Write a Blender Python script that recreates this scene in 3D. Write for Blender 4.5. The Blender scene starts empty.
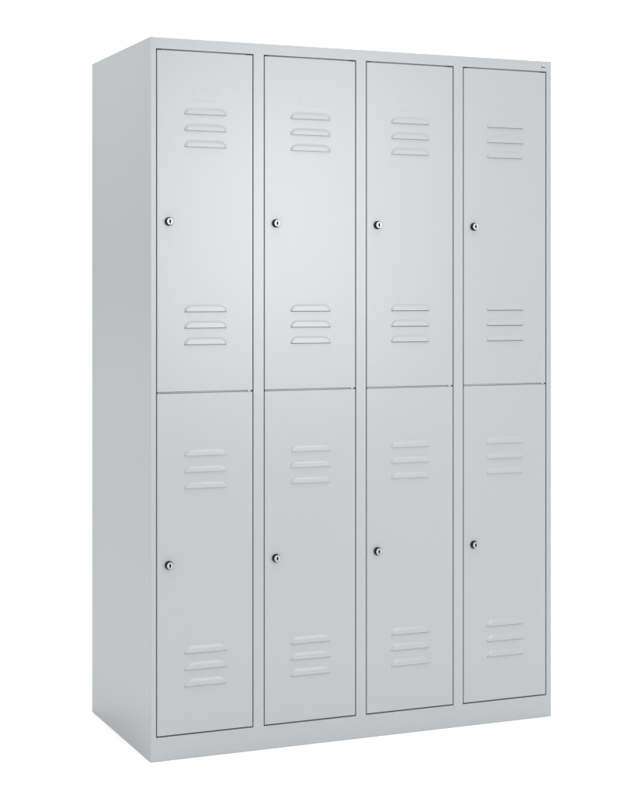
import bpy, bmesh, math
from mathutils import Vector

scene = bpy.context.scene
col = scene.collection

# ------------------------------------------------------------------ camera
cam_data = bpy.data.cameras.new("camera")
cam = bpy.data.objects.new("camera", cam_data)
col.objects.link(cam)
cam.location = (-1.2539, -3.4759, 1.169)
cam.rotation_euler = (math.radians(90), 0, -0.3528)
cam_data.sensor_fit = 'HORIZONTAL'
cam_data.sensor_width = 36.0
cam_data.lens = 1490.51 / 643.0 * 36.0
cam_data.shift_x = (321.5 - 160.47) / 643.0
cam_data.shift_y = -(400.0 - 291.37) / 643.0
cam_data.clip_end = 500
scene.camera = cam

# ------------------------------------------------------------------ white studio surround
world = bpy.data.worlds.new("World")
scene.world = world
world.use_nodes = True
bg = world.node_tree.nodes["Background"]
bg.inputs["Color"].default_value = (1.0, 1.0, 1.0, 1)
# white all round, with dimming added on the left to darken the side panel
wnt = world.node_tree
wtc = wnt.nodes.new("ShaderNodeTexCoord")
wdot = wnt.nodes.new("ShaderNodeVectorMath")
wdot.operation = 'DOT_PRODUCT'
wdot.inputs[1].default_value = (-0.85, 0.52, 0.0)
wmap = wnt.nodes.new("ShaderNodeMapRange")
wmap.interpolation_type = 'SMOOTHSTEP'
wmap.inputs["From Min"].default_value = 0.36
wmap.inputs["From Max"].default_value = 0.72
wmap.inputs["To Min"].default_value = 1.25
wmap.inputs["To Max"].default_value = 0.40
wnt.links.new(wtc.outputs["Generated"], wdot.inputs[0])
wnt.links.new(wdot.outputs["Value"], wmap.inputs["Value"])
wnt.links.new(wmap.outputs["Result"], bg.inputs["Strength"])

scene.view_settings.view_transform = 'Standard'
scene.view_settings.look = 'None'
scene.view_settings.exposure = 0.19
scene.view_settings.gamma = 1.0


def softbox(name, loc, target, sx, sy, power, spread=180, color=(1, 1, 1)):
    d = bpy.data.lights.new(name, 'AREA')
    d.shape = 'RECTANGLE'
    d.size, d.size_y = sx, sy
    d.energy = power
    d.spread = math.radians(spread)
    d.color = color
    o = bpy.data.objects.new(name, d)
    col.objects.link(o)
    o.location = loc
    o.rotation_euler = (Vector(target) - Vector(loc)).to_track_quat('-Z', 'Y').to_euler()
    return o


# key softbox to the right of the camera, added overhead fill to whiten the floor
softbox("key_softbox", (1.32, -2.28, 1.48), (0.40, 0.0, 1.20), 0.95, 1.20, 13.0, 140)
softbox("overhead_fill", (0.05, -0.1, 4.6), (0.05, -0.09, 0.0), 3.4, 3.4, 27, 80)
softbox("side_fill", (-2.6, 0.9, 2.9), (0.0, 0.24, 1.85), 1.0, 1.0, 7, 60)  # added fill, lifts the upper part of the left side panel


# ------------------------------------------------------------------ materials
def principled(name, color, rough=0.4, metal=0.0):
    m = bpy.data.materials.new(name)
    m.use_nodes = True
    b = m.node_tree.nodes["Principled BSDF"]
    b.inputs["Base Color"].default_value = (*color, 1)
    b.inputs["Roughness"].default_value = rough
    b.inputs["Metallic"].default_value = metal
    return m, b


def powder_coat(name, color):
    m, b = principled(name, color, 0.36)
    b.inputs["Specular IOR Level"].default_value = 0.62
    nt = m.node_tree
    tc = nt.nodes.new("ShaderNodeTexCoord")
    n1 = nt.nodes.new("ShaderNodeTexNoise")            # orange-peel of the powder coat
    n1.inputs["Scale"].default_value = 420
    n1.inputs["Detail"].default_value = 3
    n2 = nt.nodes.new("ShaderNodeTexNoise")            # barely visible waviness of the sheet
    n2.inputs["Scale"].default_value = 3.2
    n2.inputs["Detail"].default_value = 1
    b1 = nt.nodes.new("ShaderNodeBump")
    b1.inputs["Strength"].default_value = 0.06
    b1.inputs["Distance"].default_value = 0.0006
    b2 = nt.nodes.new("ShaderNodeBump")
    b2.inputs["Strength"].default_value = 0.10
    b2.inputs["Distance"].default_value = 0.004
    ramp = nt.nodes.new("ShaderNodeMapRange")
    ramp.inputs["To Min"].default_value = 0.29
    ramp.inputs["To Max"].default_value = 0.37
    L = nt.links.new
    L(tc.outputs["Object"], n1.inputs["Vector"])
    L(tc.outputs["Object"], n2.inputs["Vector"])
    L(n2.outputs["Fac"], b2.inputs["Height"])
    L(n1.outputs["Fac"], b1.inputs["Height"])
    L(b2.outputs["Normal"], b1.inputs["Normal"])
    L(b1.outputs["Normal"], b.inputs["Normal"])
    L(n1.outputs["Fac"], ramp.inputs["Value"])
    L(ramp.outputs["Result"], b.inputs["Roughness"])
    return m


GREY = powder_coat("light_grey_powder_coat", (0.293, 0.308, 0.317))
CHROME, _ = principled("polished_nickel", (0.39, 0.39, 0.40), 0.5, 1.0)
BLACK, bb = principled("black_plastic", (0.008, 0.008, 0.009), 0.35)
bb.inputs["Specular IOR Level"].default_value = 0.25
BADGE, _ = principled("badge_silver", (0.40, 0.41, 0.41), 0.35, 0.0)
INK, ib = principled("badge_ink", (0.012, 0.012, 0.013), 0.8)
ib.inputs["Specular IOR Level"].default_value = 0.1

FLOOR, fb = principled("white_paper", (0.93, 0.93, 0.93), 0.9)
nt = FLOOR.node_tree
fn = nt.nodes.new("ShaderNodeTexNoise")
fn.inputs["Scale"].default_value = 60
fbump = nt.nodes.new("ShaderNodeBump")
fbump.inputs["Strength"].default_value = 0.03
fbump.inputs["Distance"].default_value = 0.001
nt.links.new(fn.outputs["Fac"], fbump.inputs["Height"])
nt.links.new(fbump.outputs["Normal"], fb.inputs["Normal"])
fb.inputs["Specular IOR Level"].default_value = 0.2


# ------------------------------------------------------------------ helpers
def link_mesh(name, bm, mats, parent=None, smooth=True, weighted=False):
    me = bpy.data.meshes.new(name)
    bmesh.ops.recalc_face_normals(bm, faces=bm.faces[:])
    bm.to_mesh(me)
    bm.free()
    for m in (mats if isinstance(mats, (list, tuple)) else [mats]):
        me.materials.append(m)
    if smooth:
        for p in me.polygons:
            p.use_smooth = True
        me.set_sharp_from_angle(angle=math.radians(50))
    o = bpy.data.objects.new(name, me)
    col.objects.link(o)
    if weighted:
        w = o.modifiers.new("WeightedNormal", 'WEIGHTED_NORMAL')
        w.keep_sharp = True
    if parent:
        o.parent = parent
    return o


def box(bm, x0, x1, y0, y1, z0, z1, bevel=0.0, seg=2, mat=0):
    vs = [bm.verts.new((x, y, z)) for x in (x0, x1) for y in (y0, y1) for z in (z0, z1)]
    q = [(0, 1, 3, 2), (4, 6, 7, 5), (0, 4, 5, 1), (2, 3, 7, 6), (0, 2, 6, 4), (1, 5, 7, 3)]
    fs = [bm.faces.new([vs[i] for i in f]) for f in q]
    bmesh.ops.recalc_face_normals(bm, faces=fs)
    for f in fs:
        f.material_index = mat
    if bevel:
        es = list({e for f in fs for e in f.edges})
        bmesh.ops.bevel(bm, geom=es, offset=bevel, segments=seg, profile=0.5, affect='EDGES')


def sheet_front(xs, zs, holes, r, depth, hole_depth, hr=0.0, back=False):
    """A folded sheet: flat front on a grid, rounded folds all round, openings with their own returns."""
    bm = bmesh.new()
    X = [xs[0] + r] + list(xs[1:-1]) + [xs[-1] - r]
    Z = [zs[0] + r] + list(zs[1:-1]) + [zs[-1] - r]
    g = [[bm.verts.new((x, 0, z)) for z in Z] for x in X]
    nx, nz = len(X), len(Z)
    for i in range(nx - 1):
        for k in range(nz - 1):
            if (i, k) in holes:
                continue
            bm.faces.new((g[i][k], g[i + 1][k], g[i + 1][k + 1], g[i][k + 1]))
    idx = [(i, 0) for i in range(nx)] + [(nx - 1, k) for k in range(1, nz)] + \
          [(i, nz - 1) for i in range(nx - 2, -1, -1)] + [(0, k) for k in range(nz - 2, 0, -1)]
    ring = [g[i][k] for i, k in idx]
    for y, off in [(r * (1 - math.cos(math.radians(d))), r * math.sin(math.radians(d))) for d in (22.5, 45, 67.5, 90)] \
            + [(depth, r)]:
        nr = []
        for i, k in idx:
            x, z = X[i], Z[k]
            x += -off if i == 0 else (off if i == nx - 1 else 0)
            z += -off if k == 0 else (off if k == nz - 1 else 0)
            nr.append(bm.verts.new((x, y, z)))
        n = len(nr)
        for j in range(n):
            bm.faces.new((ring[j], ring[(j + 1) % n], nr[(j + 1) % n], nr[j]))
        ring = nr
    if back:
        bm.faces.new(ring)
    for i, k in holes:
        c = [g[i][k], g[i + 1][k], g[i + 1][k + 1], g[i][k + 1]]
        sx, sz = (1, -1, -1, 1), (1, 1, -1, -1)
        prev = c
        lv_ = [(hr * 0.3, hr * 0.3), (hr, hr)] if hr else []
        for y, ins in lv_ + [(hole_depth, hr)]:
            nr = [bm.verts.new((v.co.x + sx[q] * ins * (0.6 if hr else 0), y, v.co.z + sz[q] * ins * (0.6 if hr else 0)))
                  for q, v in enumerate(c)]
            for q in range(4):
                bm.faces.new((prev[q], prev[(q + 1) % 4], nr[(q + 1) % 4], nr[q]))
            prev = nr
    return bm


# ------------------------------------------------------------------ the setting: one white floor
bm = bmesh.new()
S = 40
bm.faces.new([bm.verts.new(p) for p in ((-S, -S, 0), (S, -S, 0), (S, S, 0), (-S, S, 0))])
floor = link_mesh("floor", bm, FLOOR, smooth=False)
floor["kind"] = "structure"

# ------------------------------------------------------------------ the locker cabinet (metres)
W, D, H = 1.172, 0.480, 1.8010
FIRST, DW, PITCH = 0.0156, 0.2615, 0.29242      # centre of the first gap, gap-to-gap width, pitch
GAP = 0.0015                                     # half the gap round each door
Z0, ZM, Z1 = 0.0612, 0.9161, 1.7712             # gap centres: plinth, middle, top

locker = bpy.data.objects.new("locker_cabinet", None)
col.objects.link(locker)
locker.empty_display_size = 0.2
locker["label"] = "light grey steel locker cabinet with eight louvred doors in two rows of four"
locker["category"] = "locker"

# body: bent sheet shell with the four tall openings in its front frame
xs = [0.0]
for i in range(4):
    xs += [FIRST + i * PITCH - GAP, FIRST + i * PITCH + DW + GAP]
xs.append(W)
zs = [0.0, Z0 - 0.0017, Z1 + 0.0017, H]
body = link_mesh("cabinet_body", sheet_front(xs, zs, {(i, 1) for i in (1, 3, 5, 7)}, 0.0020, D, 0.024, 0.0007, True),
                 GREY, locker, weighted=True)

# lips of the frame that show inside the top and bottom gaps, and the shelf edges between the doors
for i in range(4):
    x0 = FIRST + i * PITCH
    x1 = x0 + DW
    bm = bmesh.new()
    box(bm, x0 + 0.016, x1 - 0.016, 0.0075, 0.0235, Z1 - 0.0012, Z1 + 0.0013, 0.0003, 1)
    link_mesh("door_stop", bm, GREY, locker)
    bm = bmesh.new()
    box(bm, x0 + 0.016, x1 - 0.016, 0.0165, 0.0235, Z0 - 0.0013, Z0 + 0.0012, 0.0003, 1)
    link_mesh("door_stop", bm, GREY, locker)
    bm = bmesh.new()
    box(bm, x0 + 0.004, x1 - 0.016, 0.0028, 0.440, ZM - 0.0014, ZM + 0.0013, 0.0004, 2)
    link_mesh("shelf", bm, GREY, locker)


# ------------------------------------------------------------------ door pieces
def louvre_bm():
    """A slot pressed out of the sheet: arched hood, open along its straight lower edge."""
    bm = bmesh.new()
    hw, ht, flat, hmax, thick = 0.0585, 0.0178, 0.036, 0.0034, 0.0008
    er = hw - flat

    def top(u):
        a = abs(u)
        if a <= flat:
            return ht
        t = min(1.0, (a - flat) / er)
        return ht * math.sqrt(max(0.0, 1 - t ** 2.1))

    outline = []
    for k in range(241):
        u = -hw + 2 * hw * k / 240
        outline.append((u, top(u)))
    for k in range(60):
        t = math.pi / 2 * k / 60
        for s in (-1, 1):
            u = flat + er * math.cos(t)
            outline.append((s * u, top(u)))

    def dist(u, z):
        return min(math.hypot(u - a, z - b) for a, b in outline)

    def prof(d):
        t = max(0.0, min(1.0, d / 0.0066))
        s = t * t * (3 - 2 * t)
        return 0.35 * math.sin(t * math.pi / 2) + 0.65 * s

    us = []
    N = 14
    for k in range(N + 1):                                 # left end, clustered at the tip
        us.append(-(flat + er * math.cos(math.pi / 2 * k / N)))
    us += [-flat + 2 * flat * k / 8 for k in range(1, 8)]
    us += [-u for u in reversed(us[:N + 1])]
    M = 12
    rows, inner = [], []
    for u in us:
        tu = max(top(u), 0.0006)
        r, q = [], []
        for k in range(M + 1):
            v = k / M
            v = 1 - (1 - v) ** 1.0
            z = tu * v
            h = hmax * prof(dist(u, z)) * (0.82 + 0.18 * (1 - z / ht))
            r.append(bm.verts.new((u, 0.00015 - h, z)))
            q.append(bm.verts.new((u, 0.00018 - max(0.0, h - thick), z + (0 if k else 0))))
        rows.append(r)
        inner.append(q)
    for i in range(len(us) - 1):
        for k in range(M):
            bm.faces.new((rows[i][k], rows[i + 1][k], rows[i + 1][k + 1], rows[i][k + 1]))
            bm.faces.new((inner[i][k], inner[i][k + 1], inner[i + 1][k + 1], inner[i + 1][k]))
        bm.faces.new((rows[i][0], inner[i][0], inner[i + 1][0], rows[i + 1][0]))
    return bm


def holder_bm():
    """Name-card field pressed into the sheet: a thin raised rim round a flat field."""
    bm = bmesh.new()
    w, h, r, t = 0.0300, 0.0150, 0.0020, 0.00022
    out = [(-w, -h), (w, -h), (w, h), (-w, h)]
    rings = []
    for inset, y in ((0.0, 0.0002), (0.0010, -t), (r, -t), (r + 0.0010, -0.0002)):
        rings.append([bm.verts.new((math.copysign(abs(x) - inset, x), y, math.copysign(abs(z) - inset, z)))
                      for x, z in out])
    for a, b in zip(rings, rings[1:]):
        for j in range(4):
            bm.faces.new((a[j], a[(j + 1) % 4], b[(j + 1) % 4], b[j]))
    bm.faces.new(rings[-1])
    return bm


def lock_bm():
    """Cylinder lock: black collar tapering to a bright face with a keyhole."""
    bm = bmesh.new()
    N = 40
    prof = [(0.0108, 0.0003, 1), (0.0108, -0.0030, 1), (0.0104, -0.0040, 1), (0.0090, -0.0094, 1),
            (0.0084, -0.0102, 1), (0.0077, -0.0104, 0), (0.0074, -0.0104, 0), (0.0, -0.0104, 0)]
    rings = []
    for r, y, m in prof[:-1]:
        rings.append([bm.verts.new((r * math.cos(2 * math.pi * k / N), y, r * math.sin(2 * math.pi * k / N)))
                      for k in range(N)])
    for (a, b, p) in zip(rings, rings[1:], prof[1:]):
        for k in range(N):
            f = bm.faces.new((a[k], a[(k + 1) % N], b[(k + 1) % N], b[k]))
            f.material_index = p[2]
    bm.faces.new(rings[-1]).material_index = 0
    # keyhole: lens-shaped boss with a slot
    K = 24
    pts = []
    for k in range(K):
        t = 2 * math.pi * k / K
        c, s = math.cos(t), math.sin(t)
        pts.append((0.0027 * math.copysign(abs(c) ** 1.35, c), 0.0056 * math.copysign(abs(s) ** 1.0, s)))
    a = [bm.verts.new((x, -0.0102, z)) for x, z in pts]
    b = [bm.verts.new((x, -0.0106, z)) for x, z in pts]
    for k in range(K):
        bm.faces.new((a[k], a[(k + 1) % K], b[(k + 1) % K], b[k])).material_index = 2
    bm.faces.new(b).material_index = 2
    return bm


LOUVRES = (1.6130, 1.5720, 1.5312, 1.1186, 1.0776, 1.0362)      # lower edges on an upper door


def door_bm(h, base):
    hw = DW / 2 - GAP
    zs = [0.0]
    for z in reversed(LOUVRES):
        zs += [z - base - (0.0003 if z > 1.3 else 0.0013), z - base + 0.0005]
    zs.append(h)
    return sheet_front([-hw, -0.0570, 0.0570, hw], zs, {(1, k) for k in range(1, 12, 2)}, 0.0011, 0.0200, 0.0012)


# one finished door, then seven copies with their pieces
DZ = [(ZM + 0.0021, Z1 - 0.0019), (Z0 + 0.0019, ZM - 0.0021)]
DH = DZ[0][1] - DZ[0][0]
HC = DW / 2
door0 = link_mesh("door", door_bm(DH, DZ[0][0]), GREY, locker, weighted=True)
pieces = []
lv = None
up = DZ[0][0]
for z in LOUVRES:
    if lv is None:
        lv = link_mesh("louvre", louvre_bm(), GREY, door0)
        o = lv
    else:
        o = lv.copy()
        col.objects.link(o)
        o.parent = door0
    o.location = (0, 0, z - up)
    pieces.append(o)
lk = link_mesh("lock", lock_bm(), [CHROME, BLACK, INK], door0)
lk.location = (0.0480 - FIRST - HC, 0, 1.3430 - up)
pieces.append(lk)
hd = link_mesh("card_holder", holder_bm(), GREY, door0, smooth=False)
hd.location = (-0.001, 0, 1.6615 - up)
pieces.append(hd)
bm = bmesh.new()
box(bm, -0.0050, 0.0045, 0.0002, 0.016, -0.0028, 0.0010, 0.0006, 2)
hg = link_mesh("hinge", bm, GREY, door0)
hg.location = (DW / 2 - 0.0105, 0, -0.0007)

first = True
for row in (0, 1):
    for i in range(4):
        d = door0 if first else door0.copy()
        if not first:
            col.objects.link(d)
            d.parent = locker
            for p in pieces:
                c = p.copy()
                col.objects.link(c)
                c.parent = d
                if row == 1 and p.name.startswith("lock"):
                    c.location.z = 0.4870 - DZ[1][0]
                if row == 1 and p.name.startswith("card_holder"):
                    c.location.z = 0.8072 - DZ[1][0]
            if row == 0:
                c = hg.copy()
                col.objects.link(c)
                c.parent = d
        first = False
        d.location = (FIRST + i * PITCH + HC, 0.0, DZ[row][0])

# small round maker's badge on the top rail, with its dark mark
bm = bmesh.new()
N = 36
rings = []
for r, y in ((0.0062, 0.0003), (0.0062, -0.0007), (0.0058, -0.0010)):
    rings.append([bm.verts.new((r * math.cos(2 * math.pi * k / N), y, r * 0.92 * math.sin(2 * math.pi * k / N)))
                  for k in range(N)])
for a, b in zip(rings, rings[1:]):
    for k in range(N):
        bm.faces.new((a[k], a[(k + 1) % N], b[(k + 1) % N], b[k]))
bm.faces.new(rings[-1])
badge = link_mesh("badge", bm, BADGE, locker)
badge.location = (1.1448, 0, 1.7846)
bm = bmesh.new()
for (x0, x1, z0, z1) in ((-0.0048, -0.0028, -0.0024, 0.0026), (-0.0028, -0.0009, 0.0006, 0.0022),
                         (-0.0028, -0.0007, -0.0024, -0.0004), (0.0003, 0.0022, -0.0025, 0.0004),
                         (0.0022, 0.0033, -0.0025, -0.0008), (0.0033, 0.0049, -0.0025, 0.0014)):
    box(bm, x0, x1, -0.0013, -0.0009, z0, z1)
link_mesh("emblem", bm, INK, badge, smooth=False)
